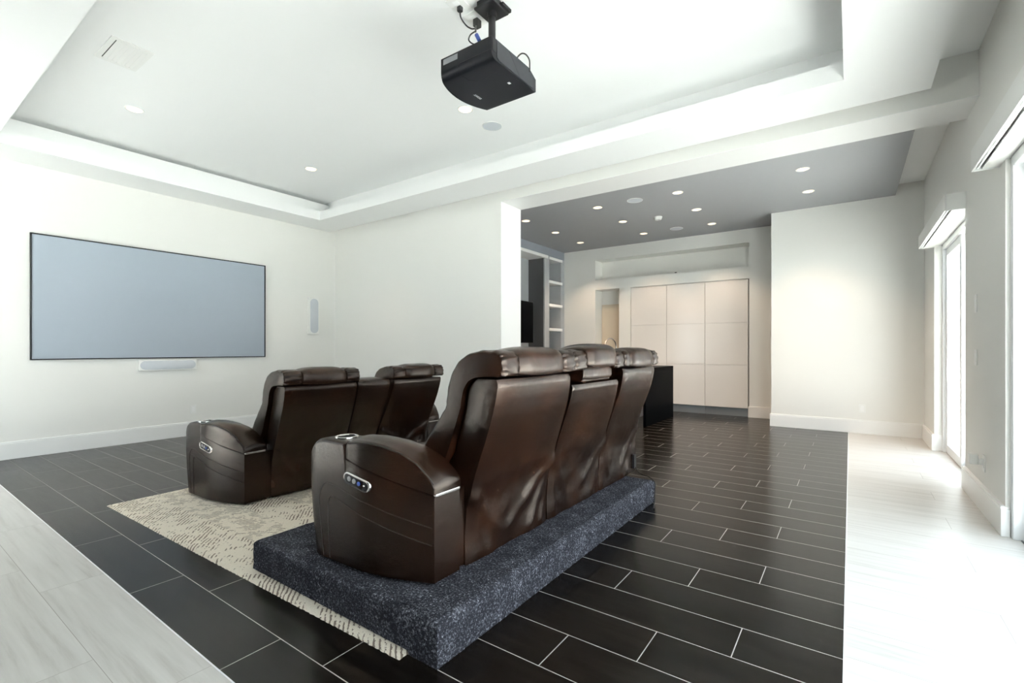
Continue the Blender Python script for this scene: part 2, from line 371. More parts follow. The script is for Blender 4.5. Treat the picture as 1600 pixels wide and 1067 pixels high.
# baseboards
def base(name, segs, label):
    m = MB()
    for x0, x1, y0, y1, nx, ny in segs:
        m.box(x0, x1, y0, y1, 0.0, 0.185)
        e = 0.006
        m.box(x0+(e if nx > 0 else 0), x1-(e if nx < 0 else 0), y0+(e if ny > 0 else 0), y1-(e if ny < 0 else 0), 0.185, 0.203)
    return struct(name, m, M['trim'], label, 'baseboard', bevel=0.002, seg=1)
base('baseboard_left', [(XS, XS+0.02, YN, YO, -1, 0)], 'white baseboard below the projection screen')
base('baseboard_back', [(XS+0.02, -4.012, YO-0.02, YO, 0, 1)], 'white baseboard of the opening wall')
base('baseboard_right', [(XR-0.026, XR, D1[1], D2[0], 1, 0), (XR-0.026, XR+0.02, D1[1]-0.02, D1[1], 0, 1), (XR-0.026, XR, D2[1], YB, 1, 0), (XR-0.026, XR+0.09, D2[1]-0.02, D2[1], 0, 1)], 'white baseboard along the window wall')
base('baseboard_bump', [(XB-0.02, XR-0.026, YB-0.02, YB, 0, 1), (XB-0.02, XB, YB, YF, 1, 0)], 'white baseboard of the projecting wall')
base('baseboard_kitchen', [(-1.545, XB-0.02, YF-0.02, YF, 0, 1)], 'white baseboard beside the tall cabinets')
# exterior ground
struct('ground', bx(-30, 30, -30, 40, -0.30, -0.12), M['patio'], 'pale patio outside the glass doors', 'ground')
# ------------------------------------------------------------------ sliding doors
def panel(mb_f, mb_g, ax, a0, a1, d, z0, z1, st=0.075, th=0.045):
    def B(mb, u0, u1, w0, w1, t):
        if ax == 'y': mb.box(d-t/2, d+t/2, u0, u1, w0, w1)
        else: mb.box(u0, u1, d-t/2, d+t/2, w0, w1)
    B(mb_f, a0, a0+st, z0, z1, th); B(mb_f, a1-st, a1, z0, z1, th); B(mb_f, a0+st, a1-st, z0, z0+0.10, th); B(mb_f, a0+st, a1-st, z1-st, z1, th)
    B(mb_g, a0+st, a1-st, z0+0.10, z1-st, 0.008)
def slider(name, label, ax, rng, d, panels, zt, track=True):
    t = thing(name, label, 'sliding door', ((d, (rng[0]+rng[1])/2, 0) if ax == 'y' else ((rng[0]+rng[1])/2, d, 0)))
    t['kind'] = 'structure'
    fr = MB()
    def B(mb, u0, u1, w0, w1, d0, d1):
        if ax == 'y': mb.box(d0, d1, u0, u1, w0, w1)
        else: mb.box(u0, u1, d0, d1, w0, w1)
    s = 1 if ax == 'y' else -1
    d0, d1 = (d-0.02*s, d+0.13*s)
    B(fr, rng[0], rng[0]+0.06, 0, zt, d0, d1); B(fr, rng[1]-0.06, rng[1], 0, zt, d0, d1); B(fr, rng[0]+0.06, rng[1]-0.06, zt-0.07, zt, d0, d1)
    part(fr, 'door_frame', M['alu'], t, bevel=0.004, seg=1)
    tr = MB()
    for k in (0.03, 0.08): B(tr, rng[0]+0.06, rng[1]-0.06, 0.0, 0.006, d+(k-0.012)*s, d+(k+0.012)*s)
    part(tr, 'track', M['track'], t)
    for k, (a0, a1, dd, h) in enumerate(panels):
        f, g = MB(), MB(); panel(f, g, ax, a0, a1, d+dd*s, 0.008, zt-0.07, st=0.085)
        p = part(f, 'door_panel', M['alu'], t, bevel=0.004, seg=1)
        part(g, 'glass_pane', M['glass'], p)
        if h is not None:
            hb = MB(); hx = d+(dd-0.0225)*s
            hb.box(hx-0.05, hx-0.034, h-0.013, h+0.013, 0.92, 1.15)
            hb.box(hx-0.036, hx, h-0.010, h+0.010, 0.95, 0.975); hb.box(hx-0.036, hx, h-0.010, h+0.010, 1.095, 1.12)
            part(hb, 'handle', M['white'], p, bevel=0.004)
    return t
slider('door_1', 'tall white sliding glass door nearest on the right', 'y', D1, 0.905, [(-0.59, 1.15, 0.08, None), (1.08, 2.83, 0.03, None), (2.76, 4.51, 0.08, None)], DH)
slider('door_2', 'white sliding glass door farther along the right wall', 'y', D2, 0.955, [(6.02, 7.0, 0.08, None), (6.88, 7.865, 0.03, 7.42)], DH)
slider('added_door_3', 'unseen white sliding glass door added behind the viewpoint to bring in daylight', 'x', NX, YN-0.05, [(-6.84, -6.00, 0.03, None), (-6.09, -5.26, 0.08, None)], 2.75)  # unseen door, added to let daylight onto the left side of the room
portal('daylight_portal', (XR+0.35, (D1[0]+D1[1])/2, DH/2), (0, math.pi/2, 0), DH, D1[1]-D1[0])
portal('daylight_portal', (XR+0.35, (D2[0]+D2[1])/2, DH/2), (0, math.pi/2, 0), DH, D2[1]-D2[0])
portal('daylight_portal', ((NX[0]+NX[1])/2, YN-0.35, 1.375), (math.pi/2, 0, 0), NX[1]-NX[0], 2.75)
# motorised shade boxes
def valance(y0, y1, label):
    t = thing('shade_box', label, 'window shade box', (0.785, (y0+y1)/2, 2.54), group='shade boxes over the sliding doors')
    m = MB(); x0, x1 = 0.712, 0.858
    m.box(x0, x0+0.012, y0, y1, 2.545, 2.70); m.box(x0+0.012, x1, y0, y1, 2.688, 2.70)
    m.box(x0+0.012, x1, y0, y0+0.012, 2.545, 2.688); m.box(x0+0.012, x1, y1-0.012, y1, 2.545, 2.688)
    part(m, 'fascia', M['white'], t, bevel=0.002, seg=1)
    m = MB(); m.box(x0+0.056, x1, y0+0.012, y1-0.012, 2.552, 2.562)
    part(m, 'bottom_cover', M['white'], t)
    m = MB(); m.box(x0+0.012, x0+0.056, y0+0.012, y1-0.012, 2.60, 2.61)
    part(m, 'shade_slot', M['slot'], t)
    m = MB(); m.box(x0+0.026, x0+0.036, y0+0.03, y1-0.03, 2.552, 2.598)
    part(m, 'hem_bar', M['alu'], t)
valance(-0.75, 4.72, 'long white shade box over the nearest sliding door')
valance(5.90, 7.95, 'shorter white shade box over the far sliding door')
# ------------------------------------------------------------------ sofas
# local frame: origin at the rear corner of the near arm on the floor; x<0 goes to the front, y along the length
LEA = M['leather']
YO_T = [(-0.842, -0.02), (-0.836, -0.062), (-0.822, -0.094), (-0.80, -0.114), (-0.76, -0.122), (-0.38, -0.116), (-0.22, -0.083), (-0.11, -0.045), (0, 0)]
ARM_W = 0.172
def yo(x): return lerp(YO_T, x)
def yi(x):
    w = ARM_W + yo(max(x, -0.76))
    if x < -0.80: w -= (abs(x)-0.80)/0.042*0.05
    return w
def arm_loop(x, zb, zt, r, dz=0.0, bulge=0.0, crown=0.012):
    """closed section: outer bottom -> outer top -> inner top -> inner bottom"""
    a, b = yo(x)-bulge, yi(x)+bulge
    r = min(r, (zt-zb)*0.45); pts = [(a, zb), (a, zb+(zt-zb)*0.33), (a, zb+(zt-zb)*0.66)]
    for k in range(7):
        t = math.pi/2*k/6; pts.append((a+r-r*math.cos(t), zt-r+r*math.sin(t)))
    for k in range(1, 6):
        q = k/6; yy = a+r+(b-a-2*r)*q; pts.append((yy, zt+crown*math.sin(math.pi*q)))
    for k in range(7):
        t = math.pi/2*k/6; pts.append((b-r+r*math.sin(t), zt-r+r*math.cos(t)))
    pts += [(b, zb+(zt-zb)*0.66), (b, zb+(zt-zb)*0.33), (b, zb)]
    return [(x+0.055*max(0, min(1, (-x-0.5)/0.3))*max(0, (0.3-z)/0.3), y, z) for y, z in pts]
ZB0 = 0.012
PAD_LOW = [(-0.50, 0.547), (0, 0.415)]
FRONT_TOP = [(-0.842, 0.33), (-0.838, 0.42), (-0.826, 0.495), (-0.80, 0.555), (-0.77, 0.592), (-0.73, 0.615), (-0.66, 0.628), (-0.50, 0.624)]
PAD_TOP = [(-0.49, 0.612), (-0.478, 0.628), (-0.42, 0.640), (-0.33, 0.643), (-0.24, 0.632), (-0.15, 0.606), (-0.08, 0.565), (-0.03, 0.515), (-0.008, 0.487), (0.006, 0.462)]
def mirror(mb, W):
    mb.v = [(x, W-y, z) for x, y, z in mb.v]; return mb
def build_arm(root, W, far):
    fx = (lambda mb: mirror(mb, W)) if far else (lambda mb: mb)
    m = MB(); loops = []
    xs = [0.0, -0.006, -0.03, -0.07, -0.11, -0.16, -0.22, -0.28, -0.33, -0.38, -0.43, -0.47, -0.492]
    for x in xs: loops.append(arm_loop(x, ZB0, lerp(PAD_LOW, x), 0.012, crown=0.0))
    for x in (-0.500, -0.52, -0.56, -0.61, -0.66, -0.70, -0.73, -0.755, -0.78, -0.80, -0.814, -0.826, -0.834, -0.839, -0.842): loops.append(arm_loop(x, ZB0, lerp(FRONT_TOP, x), 0.026, crown=0.001))
    m.loft(loops)
    arm = fx(m).build('arm', LEA, root, smooth=48)
    # padded top
    m = MB(); loops = []
    for x in (0.006, 0.002, -0.008, -0.03, -0.055, -0.08, -0.115, -0.15, -0.195, -0.24, -0.285, -0.33, -0.375, -0.42, -0.455, -0.478, -0.487, -0.490):
        loops.append(arm_loop(min(x, 0), lerp(PAD_LOW, x)+0.004, lerp(PAD_TOP, x), 0.022, bulge=0.008 if -0.485 < x < 0.003 else 0.002, crown=0.016))
        if x > 0: loops[-1] = [(x, p[1], p[2]) for p in loops[-1]]
    m.loft(loops)
    fx(m).build('arm_cushion', LEA, arm, smooth=60)
    # welt along the outer edge of the padded top
    w = MB(); pts = [(x, yo(min(x, 0))-0.0085+0.004, lerp(PAD_TOP, x)-0.008) for x in (0.0, -0.02, -0.05, -0.08, -0.115, -0.15, -0.2, -0.25, -0.3, -0.35, -0.4, -0.44, -0.475)]
    w.tube(smoothpath(pts, 3), 0.0035, 6)
    for sq in ([(-0.71, 0.02), (-0.715, 0.12), (-0.718, 0.22), (-0.715, 0.30), (-0.70, 0.355), (-0.672, 0.388), (-0.635, 0.399), (-0.58, 0.394), (-0.50, 0.378), (-0.38, 0.352), (-0.25, 0.322), (-0.12, 0.291), (-0.01, 0.264)],
               [(-0.648, 0.02), (-0.648, 0.12), (-0.645, 0.22), (-0.637, 0.30), (-0.622, 0.330), (-0.598, 0.336), (-0.52, 0.318), (-0.40, 0.286), (-0.27, 0.252), (-0.13, 0.215), (-0.01, 0.184)]):
        P = smoothpath([(x, 0, z) for x, z in sq], 5)
        def sh(x, z): return x+0.055*max(0, min(1, (-x-0.5)/0.3))*max(0, (0.3-z)/0.3)
        w.tube([(sh(p.x, p.z), yo(p.x)-0.0004, p.z) for p in P], 0.0026, 6)
    fx(w).build('stitching', M['stitch'], arm, smooth=80)
    # metal trim under the rear end of the cushion
    t = MB(); t.box(-0.012, 0.010, 0.002, ARM_W-0.006, 0.408, 0.421); fx(t).build('metal_trim', M['chrome'], arm, bevel=0.003)
    # cup holder
    c = MB(); cx, cy, z = -0.600, -0.036, 0.6275
    c.lathe([(0.047, z+0.001), (0.049, z+0.0045), (0.054, z+0.0055), (0.059, z+0.0035), (0.061, z-0.006)], cx, cy, 40, 0)
    c.lathe([(0.0005, z+0.0006), (0.030, z+0.0006), (0.0475, z+0.001)], cx, cy, 40, 1)
    fx(c).build('cup_holder', [M['chrome'], M['black_gloss']], arm, smooth=40)
    # control pad: bright bezel with black plate and buttons
    def stadium(L, h, n=10):
        r = h/2; out = []
        for k in range(n+1):
            a = -math.pi/2+math.pi*k/n; out.append((L/2-r+r*math.cos(a), r*math.sin(a)))
        for k in range(n+1):
            a = math.pi/2+math.pi*k/n; out.append((-L/2+r+r*math.cos(a), r*math.sin(a)))
        return out
    px, pz, ang = -0.412, 0.437, -0.19
    def tr(p, d):
        x = p[0]*math.cos(ang)-p[1]*math.sin(ang); z2 = p[0]*math.sin(ang)+p[1]*math.cos(ang)
        return (px+x, yo(px+x)-0.002-d, pz+z2)
    def ring(L, h, d): return [tr(p, d) for p in stadium(L, h)]
    b = MB(); b.loft([ring(0.192, 0.064, -0.004), ring(0.190, 0.062, 0.004), ring(0.184, 0.056, 0.007), ring(0.170, 0.044, 0.006), ring(0.168, 0.042, 0.001)], caps=False)
    cp = fx(b).build('control_bezel', M['chrome'], arm, smooth=50)
    b = MB(); b.loft([ring(0.172, 0.046, -0.004), ring(0.168, 0.042, 0.0022)]); fx(b).build('control_plate', M['black'], arm)
    for bxp, r, mt in ((-0.052, 0.0125, 'silver_button'), (-0.014, 0.0125, 'silver_button'), (0.022, 0.010, 'blue_led'), (0.056, 0.005, 'chrome')):
        b = MB(); b.loft([[tr((bxp+r*s*math.cos(a*math.pi/8), r*s*math.sin(a*math.pi/8)), d) for a in range(16)] for s, d in ((1, 0.001), (1, 0.0042), (0.8, 0.0052), (0.3, 0.0045))])
        fx(b).build('button', M[mt], arm, smooth=40)
    return arm
# backrest side profile (x, z)
OUTER = [(-0.34, 0.44), (-0.300, 0.50), (-0.259, 0.566), (-0.205, 0.645), (-0.156, 0.711), (-0.120, 0.757), (-0.096, 0.790), (-0.090, 0.806), (-0.086, 0.84), (-0.076, 0.897), (-0.056, 0.955), (-0.024, 1.006), (0.020, 1.040), (0.075, 1.060), (0.145, 1.070), (0.205, 1.068), (0.232, 1.060), (0.243, 1.045), (0.249, 1.020), (0.250, 0.985), (0.244, 0.966)]
INNER = [(-0.16, 0.44), (-0.125, 0.50), (-0.085, 0.566), (-0.055, 0.645), (-0.030, 0.711), (-0.013, 0.757), (0.000, 0.790), (0.005, 0.806), (0.010, 0.84), (0.020, 0.880), (0.032, 0.905), (0.052, 0.930), (0.078, 0.944), (0.105, 0.951), (0.145, 0.955), (0.180, 0.957), (0.200, 0.957), (0.215, 0.957), (0.225, 0.957), (0.232, 0.957), (0.238, 0.960)]
REAR = [(0.012, 0.0), (0.0, 0.0), (0.16, 0.0), (0.30, 0.018), (0.415, 0.046), (0.50, 0.078), (0.561, 0.101), (0.66, 0.146), (0.76, 0.190), (0.85, 0.219), (0.944, 0.238)]
REAR_T = [(0.0, 0.004), (0.16, 0.002), (0.30, 0.014), (0.40, 0.044), (0.48, 0.076), (0.561, 0.110), (0.66, 0.152), (0.76, 0.193), (0.85, 0.221), (0.90, 0.232), (0.944, 0.238)]
GROOVE = [(0.0, -0.30), (0.40, -0.22), (0.566, -0.079), (0.711, -0.026), (0.806, 0.007), (0.88, 0.024), (0.905, 0.038), (0.93, 0.060), (0.944, 0.082)]
def seg_d(y, z, a, b):
    ax, az = a; bx_, bz = b; dx, dz = bx_-ax, bz-az; L2 = dx*dx+dz*dz
    t = max(0, min(1, ((y-ax)*dx+(z-az)*dz)/L2)); return math.hypot(y-ax-t*dx, z-az-t*dz), t
def band(root, y0, y1, name, dz=0.0, i0=0, puff=0.02, gather=0.0, zscale=1.0, dx=0.0, seed=0):
    """pillow band between the outer and inner profile, between y0 and y1"""
    n = 14 if y1-y0 < 0.2 else 22
    O_, I_ = OUTER[i0:], INNER[i0:]
    Os = smoothpath([(x, 0, z) for x, z in O_], 3); Is = smoothpath([(x, 0, z) for x, z in I_], 3)
    loops = []
    for j in range(n+1):
        t = j/n; y = y0+(y1-y0)*(0.5-0.5*math.cos(math.pi*t)) if n < 20 else y0+(y1-y0)*(0.5-0.5*math.cos(math.pi*t))
        q = (y-y0)/(y1-y0); e = abs(2*q-1)
        k = puff*(1-e**5) - puff*0.75*(1 if e > 0.999 else 0)
        lp = []
        for i, p in enumerate(Os):
            tng = Os[min(i+1, len(Os)-1)]-Os[max(i-1, 0)]; tng.normalize(); nv = Vector((-tng.z, 0, tng.x))
            zz = 0
            if gather:
                zz = gather*math.sin(i*1.7+q*3+seed)*math.exp(-((min(q, 1-q))/0.35)**2)*(1 if p.x > 0.1 else 0.3)
            zz += 0.0025*noise.noise((y*14+seed, p.x*10, p.z*10))
            w = p+nv*(k+zz)
            lp.append((w.x+dx, y, w.z*zscale+dz))
        for p in reversed(Is): lp.append((p.x+dx, y, p.z*zscale+dz))
        loops.append(lp)
    m = MB(); m.loft(loops)
    return m.build(name, LEA, root, smooth=70)
def shell(root, yt, yb, ztop, folds, seed):
    """back shell: rear leather panel with loose folds below, straight sides"""
    nz, ny = 44, 40; m = MB(); loops = []
    for i in range(nz+1):
        z = 0.012+(ztop-0.012)*i/nz; t = min(1, max(0, (z-0.42)/(0.944-0.42)))
        a, b = yb[0]+(yt[0]-yb[0])*t, yb[1]+(yt[1]-yb[1])*t
        xr, xg = lerp(REAR_T, z), lerp(GROOVE, z); lp = []
        for j in range(ny+1):
            q = j/ny; y = a+(b-a)*q
            e = 1-abs(2*q-1)
            x = xr
            x += 0.010*min(1, e*5)**0.5*(1 if z < 0.9 else 1) - 0.010
            fade = max(0, min(1, (0.60-z)/0.18))*min(1, e*10)
            for (p0, p1, amp, wd) in folds:
                d, tt = seg_d(y, z, p0, p1)
                x += amp*math.exp(-(d/wd)**2)*min(1, 0.25+e*8)*(1-0.25*tt)
            x += fade*0.010*noise.noise((y*6+seed, z*7, 1.3))+fade*0.005*noise.noise((y*15+seed, z*9, 4.1))
            x += 0.0035*noise.noise((y*4+seed, z*4, 9.0))
            if z > ztop-0.02: x -= (z-ztop+0.02)**2/0.02*0.6
            lp.append((x, y, z))
        gx = min(xg+0.028, xr-0.03)
        lp += [(xr-0.02, b, z), (gx, b, z), (xg, b-0.022, z), (xg, a+0.022, z), (gx, a, z), (xr-0.02, a, z)]
        loops.append(lp)
    m.loft(loops)
    return m.build('back_panel', LEA, root, smooth=50)
def build_sofa(name, label, loc, W, seats, powerbox=False):
    root = thing(name, label, 'recliner sofa', loc, 0, None)
    build_arm(root, W, False); build_arm(root, W, True)
    # inner frame between the arms: dark box with visible narrow rear strips
    m = MB(); m.box(-0.70, -0.04, ARM_W+0.03, W-ARM_W-0.03, 0.012, 0.36); m.box(-0.04, -0.012, ARM_W+0.004, ARM_W+0.060, 0.016, 0.405); m.box(-0.04, -0.012, W-ARM_W-0.060, W-ARM_W-0.004, 0.016, 0.405)
    m.build('frame', LEA, root, bevel=0.006)
    for fx_ in (-0.66, -0.08):
        for fy_ in (0.10, W-0.10):
            m = MB(); m.lathe([(0.0, 0.0), (0.022, 0.0), (0.026, 0.012), (0.0, 0.013)], fx_, fy_, 12); m.build('foot', M['black'], root)
    for k, s in enumerate(seats):
        yt, yb = s['top'], s['bot']; kind = s['kind']
        zt = {'seat': 0.944, 'raised': 0.872, 'console': 0.944}[kind]
        bk = shell(root, yt, yb, zt, s['folds'], 3.7*k+loc[0])
        bk.name = 'backrest'
        w = yt[1]-yt[0]
        if kind in ('seat', 'raised'):
            e = s['ears']
            if kind == 'seat':
                band(bk, e[0], e[1], 'bolster', puff=0.012, gather=0.004, seed=k)
                band(bk, e[2], e[3], 'bolster', puff=0.012, gather=0.004, seed=k+5)
                band(bk, e[1]+0.002, e[2]-0.002, 'headrest', puff=0.028, seed=k+9)
            else:
                band(bk, e[0], e[1], 'bolster', dx=-0.006, puff=0.012, gather=0.005, seed=k)
                band(bk, e[2], e[3], 'bolster', dx=-0.006, puff=0.012, gather=0.005, seed=k+5)
                hp = band(bk, e[1]+0.002, e[2]-0.002, 'headrest', dz=0.020, puff=0.030, i0=9, seed=k+9)
                m = MB(); m.box(0.10, 0.216, e[1]+0.005, e[2]-0.02, 0.874, 0.958)
                m.build('headrest_base', LEA, bk, bevel=0.018, seg=4, smooth=60)
                for q in (0.25, 0.75):
                    m = MB(); m.tube([(0.15, e[1]+(e[2]-e[1])*q, 0.90), (0.15, e[1]+(e[2]-e[1])*q, 1.0)], 0.008); m.build('headrest_post', M['chrome'], bk, smooth=40)
                band(bk, e[1]+0.006, e[2]-0.006, 'back_cushion', puff=0.010, zscale=0.93, dx=-0.03, seed=k+2)
        else:
            m = MB(); loops = []
            for j in range(13):
                y = yt[0]+0.006+(w-0.012)*j/12; ee = abs(2*j/12-1); r = 0.012*ee**6
                loops.append([(0.236-r, y, 0.93), (0.238-r, y, 0.955-r), (0.222, y, 0.968-r), (0.06, y, 0.975-r), (0.0, y, 0.965-r), (-0.035+r, y, 0.94), (-0.06+r, y, 0.88), (-0.12+r, y, 0.74), (-0.27, y, 0.50), (-0.20, y, 0.46), (0.02, y, 0.88), (0.10, y, 0.93)])
            m.loft(loops); m.build('console_back', LEA, bk, smooth=50)
        # seat cushion and footrest front
        a, b = yb[0]-0.02, yb[1]+0.02
        a = max(a, 0.09); b = min(b, W-0.09)
        m = MB(); loops = []
        zs_ = 0.48 if kind != 'console' else 0.52
        for j in range(15):
            q = j/14; y = a+0.006+(b-a-0.012)*q; e_ = abs(2*q-1); d = 0.03*e_**4
            loops.append([(x, y, z-d if z > 0.3 else z) for x, z in ((-0.20, 0.365), (-0.20, zs_-0.03), (-0.30, zs_-0.01), (-0.45, zs_+0.005), (-0.62, zs_+0.015), (-0.72, zs_), (-0.775, zs_-0.045), (-0.79, zs_-0.11), (-0.77, 0.31), (-0.72, 0.29), (-0.705, 0.365))])
        m.loft(loops); m.build('seat_cushion' if kind != 'console' else 'console_lid', LEA, root, smooth=60)
        m = MB(); m.box(-0.765, -0.705, a+0.01, b-0.01, 0.03, 0.285); m.build('footrest', LEA, root, bevel=0.02, seg=4, smooth=60)
    return root
def F(y0, z0, y1, z1, a, w): return ((y0, z0), (y1, z1), a, w)
rear_seats = [
    dict(kind='seat', top=(0.181, 0.877), bot=(0.220, 0.995), ears=(0.175, 0.317, 0.757, 0.895),
         folds=[F(0.985, 0.43, 0.60, 0.12, 0.016, 0.034), F(0.985, 0.42, 0.78, 0.05, 0.018, 0.030), F(0.99, 0.42, 0.90, 0.03, 0.016, 0.022), F(0.235, 0.36, 0.50, 0.10, 0.014, 0.035), F(0.24, 0.34, 0.34, 0.05, 0.012, 0.024), F(0.23, 0.40, 0.95, 0.44, 0.008, 0.05)]),
    dict(kind='raised', top=(0.924, 1.589), bot=(1.003, 1.752), ears=(0.905, 1.055, 1.490, 1.640),
         folds=[F(1.01, 0.43, 1.20, 0.16, 0.016, 0.032), F(1.01, 0.40, 1.07, 0.05, 0.014, 0.022), F(1.74, 0.42, 1.48, 0.16, 0.018, 0.034), F(1.745, 0.40, 1.62, 0.05, 0.018, 0.026), F(1.01, 0.44, 1.74, 0.46, 0.007, 0.05)]),
    dict(kind='seat', top=(1.672, 2.334), bot=(1.760, 2.405), ears=(1.642, 1.735, 2.225, 2.350),
         folds=[F(1.765, 0.42, 1.90, 0.14, 0.014, 0.030), F(1.77, 0.40, 1.80, 0.05, 0.012, 0.02), F(2.37, 0.42, 2.18, 0.14, 0.016, 0.032), F(2.385, 0.40, 2.30, 0.05, 0.018, 0.024), F(1.77, 0.44, 2.38, 0.45, 0.007, 0.05)]),
]
W1 = 2.507
PZ = 0.18
sofa1 = build_sofa('recliner_sofa', 'three-seat brown leather recliner sofa on the navy carpeted riser', (-1.551, 1.573, PZ+0.004), W1, rear_seats)
W2 = 2.205
front_seats = [
    dict(kind='seat', top=(0.208, 0.899), bot=(0.220, 0.915), ears=(0.187, 0.345, 0.773, 0.912),
         folds=[F(0.90, 0.40, 0.65, 0.10, 0.014, 0.03), F(0.24, 0.38, 0.45, 0.10, 0.014, 0.03)]),
    dict(kind='console', top=(0.915, 1.286), bot=(0.930, 1.275), folds=[F(0.95, 0.40, 1.05, 0.05, 0.010, 0.03)]),
    dict(kind='seat', top=(1.348, 2.009), bot=(1.290, 1.985), ears=(1.316, 1.469, 1.891, 2.023),
         folds=[F(1.31, 0.42, 1.55, 0.30, 0.018, 0.03), F(1.31, 0.40, 1.40, 0.15, 0.014, 0.025), F(1.96, 0.42, 1.72, 0.28, 0.020, 0.03), F(1.97, 0.40, 1.88, 0.15, 0.014, 0.025)]),
]
sofa2 = build_sofa('recliner_sofa', 'two-seat brown leather recliner loveseat with centre console on the cream rug', (-3.948, 1.869, 0.018), W2, front_seats)
# power socket and cord at the far rear arm
m = MB(); m.box(-0.004, 0.020, W1-0.085, W1-0.035, 0.045, 0.165)
m.build('power_box', M['black'], sofa1, bevel=0.004)
# ------------------------------------------------------------------ riser, rug
def riser():
    x0, x1, y0, y1, h = -2.79, -1.332, 1.366, 3.930, PZ
    nx, ny = 100, 176; r = 0.035; m = MB()
    def top(u, v):
        return u, v
    prof_n = 6
    # grid over the unfolded cloth: side skirt + rounded edge + top
    def ax(n, a, b):
        s = [(a, None, 1)]
        return s
    # cross profile in one direction: list of (offset inward, z)
    edge = [(0.0, 0.0), (0.003, 0.05), (0.0, 0.10), (0.001, h-r)] + [(r-r*math.cos(t*math.pi/12), h-r+r*math.sin(t*math.pi/12)) for t in range(1, 7)]
    rings = []
    nper = [(nx, 'x'), (ny, 'y'), (nx, 'x'), (ny, 'y')]
    def perim(inset, z):
        a0, a1, b0, b1 = x0+inset, x1-inset, y0+inset, y1-inset; pts = []
        for k in range(nx): pts.append((a0+(a1-a0)*k/nx, b0))
        for k in range(ny): pts.append((a1, b0+(b1-b0)*k/ny))
        for k in range(nx): pts.append((a1-(a1-a0)*k/nx, b1))
        for k in range(ny): pts.append((a0, b1-(b1-b0)*k/ny))
        out = []
        for (x, y) in pts:
            w = noise.noise((x*3.1, y*3.1, z*4))*0.006*min(1, z/0.05)+noise.noise((x*40, y*40, z*40))*0.0022
            cx, cy = x-(x0+x1)/2, y-(y0+y1)/2
            dxn = 1 if abs(x-a1) < 1e-6 else (-1 if abs(x-a0) < 1e-6 else 0); dyn = 1 if abs(y-b1) < 1e-6 else (-1 if abs(y-b0) < 1e-6 else 0)
            zz = z
            if z == 0.0: zz = 0.016 if x < -1.50 else 0.0
            out.append((x+dxn*w, y+dyn*w, zz+(noise.noise((x*45, y*45, 3))*0.002 if z > 0.1 else 0)))
        return out
    loops = [perim(i, z) for i, z in edge]
    m.loft(loops, caps=False)
    m.add([(x0, y0, 0.0165), (-1.50, y0, 0.0165), (-1.50, y1, 0.0165), (x0, y1, 0.0165), (-1.48, y0, 0.001), (x1, y0, 0.001), (x1, y1, 0.001), (-1.48, y1, 0.001)], [(3, 2, 1, 0), (7, 6, 5, 4), (2, 7, 4, 1)])
    # top surface with slight bumps, stitched from a grid matching the last ring
    a0, a1, b0, b1 = x0+r, x1-r, y0+r, y1-r
    g = []
    for j in range(ny+1):
        for i in range(nx+1):
            x, y = a0+(a1-a0)*i/nx, b0+(b1-b0)*j/ny
            g.append((x, y, h+noise.noise((x*45, y*45, 3))*0.002))
    m.add(g, [(j*(nx+1)+i, j*(nx+1)+i+1, (j+1)*(nx+1)+i+1, (j+1)*(nx+1)+i) for j in range(ny) for i in range(nx)])
    o = m.build('carpeted_riser', M['carpet'], smooth=70, fix=False)
    tag(o, 'low platform covered in navy blue shag carpet under the rear sofa', 'riser')
riser()
def rug():
    m = MB(); nx, ny = 250, 200
    c = [(-4.897, 1.247), (-1.50, 1.318), (-1.55, 3.80), (-4.95, 3.73)]
    def P(u, v):
        x = (c[0][0]*(1-u)+c[1][0]*u)*(1-v)+(c[3][0]*(1-u)+c[2][0]*u)*v
        y = (c[0][1]*(1-u)+c[1][1]*u)*(1-v)+(c[3][1]*(1-u)+c[2][1]*u)*v
        return x, y
    g = []
    for j in range(ny+1):
        for i in range(nx+1):
            x, y = P(i/nx, j/ny); e = min(i, nx-i, j, ny-j)
            z = 0.013 if e > 1 else (0.010 if e == 1 else 0.0)
            wob = 0.0035*noise.noise((x*55, y*55, 0)) if e == 0 else 0
            if e > 0: z += 0.0018*noise.noise((x*38, y*38, 2))-0.0006
            if e == 0: y += 0.0016*math.sin(x*150)*(1 if j in (0, ny) else 0)
            g.append((x+wob, y+wob, max(z, 0.0005)))
    m.add(g, [(j*(nx+1)+i, j*(nx+1)+i+1, (j+1)*(nx+1)+i+1, (j+1)*(nx+1)+i) for j in range(ny) for i in range(nx)])
    o = m.build('area_rug', M['rug'], smooth=80, fix=False)
    tag(o, 'cream wool rug with broken grey-brown zigzag dashes on the dark floor', 'rug')
rug()
# power cord of the rear sofa
m = MB(); m.tube(smoothpath([(-1.526, 4.015, 0.24), (-1.50, 4.00, 0.212), (-1.45, 3.965, 0.20), (-1.38, 3.935, 0.195), (-1.318, 3.90, 0.165), (-1.312, 3.885, 0.08), (-1.308, 3.865, 0.012), (-1.29, 3.80, 0.006), (-1.27, 3.74, 0.006)], 6), 0.004, 8)
o = m.build('power_cord', M['black_rub'], smooth=60); tag(o, 'thin black power cord running from the rear sofa down to the floor', 'cord')
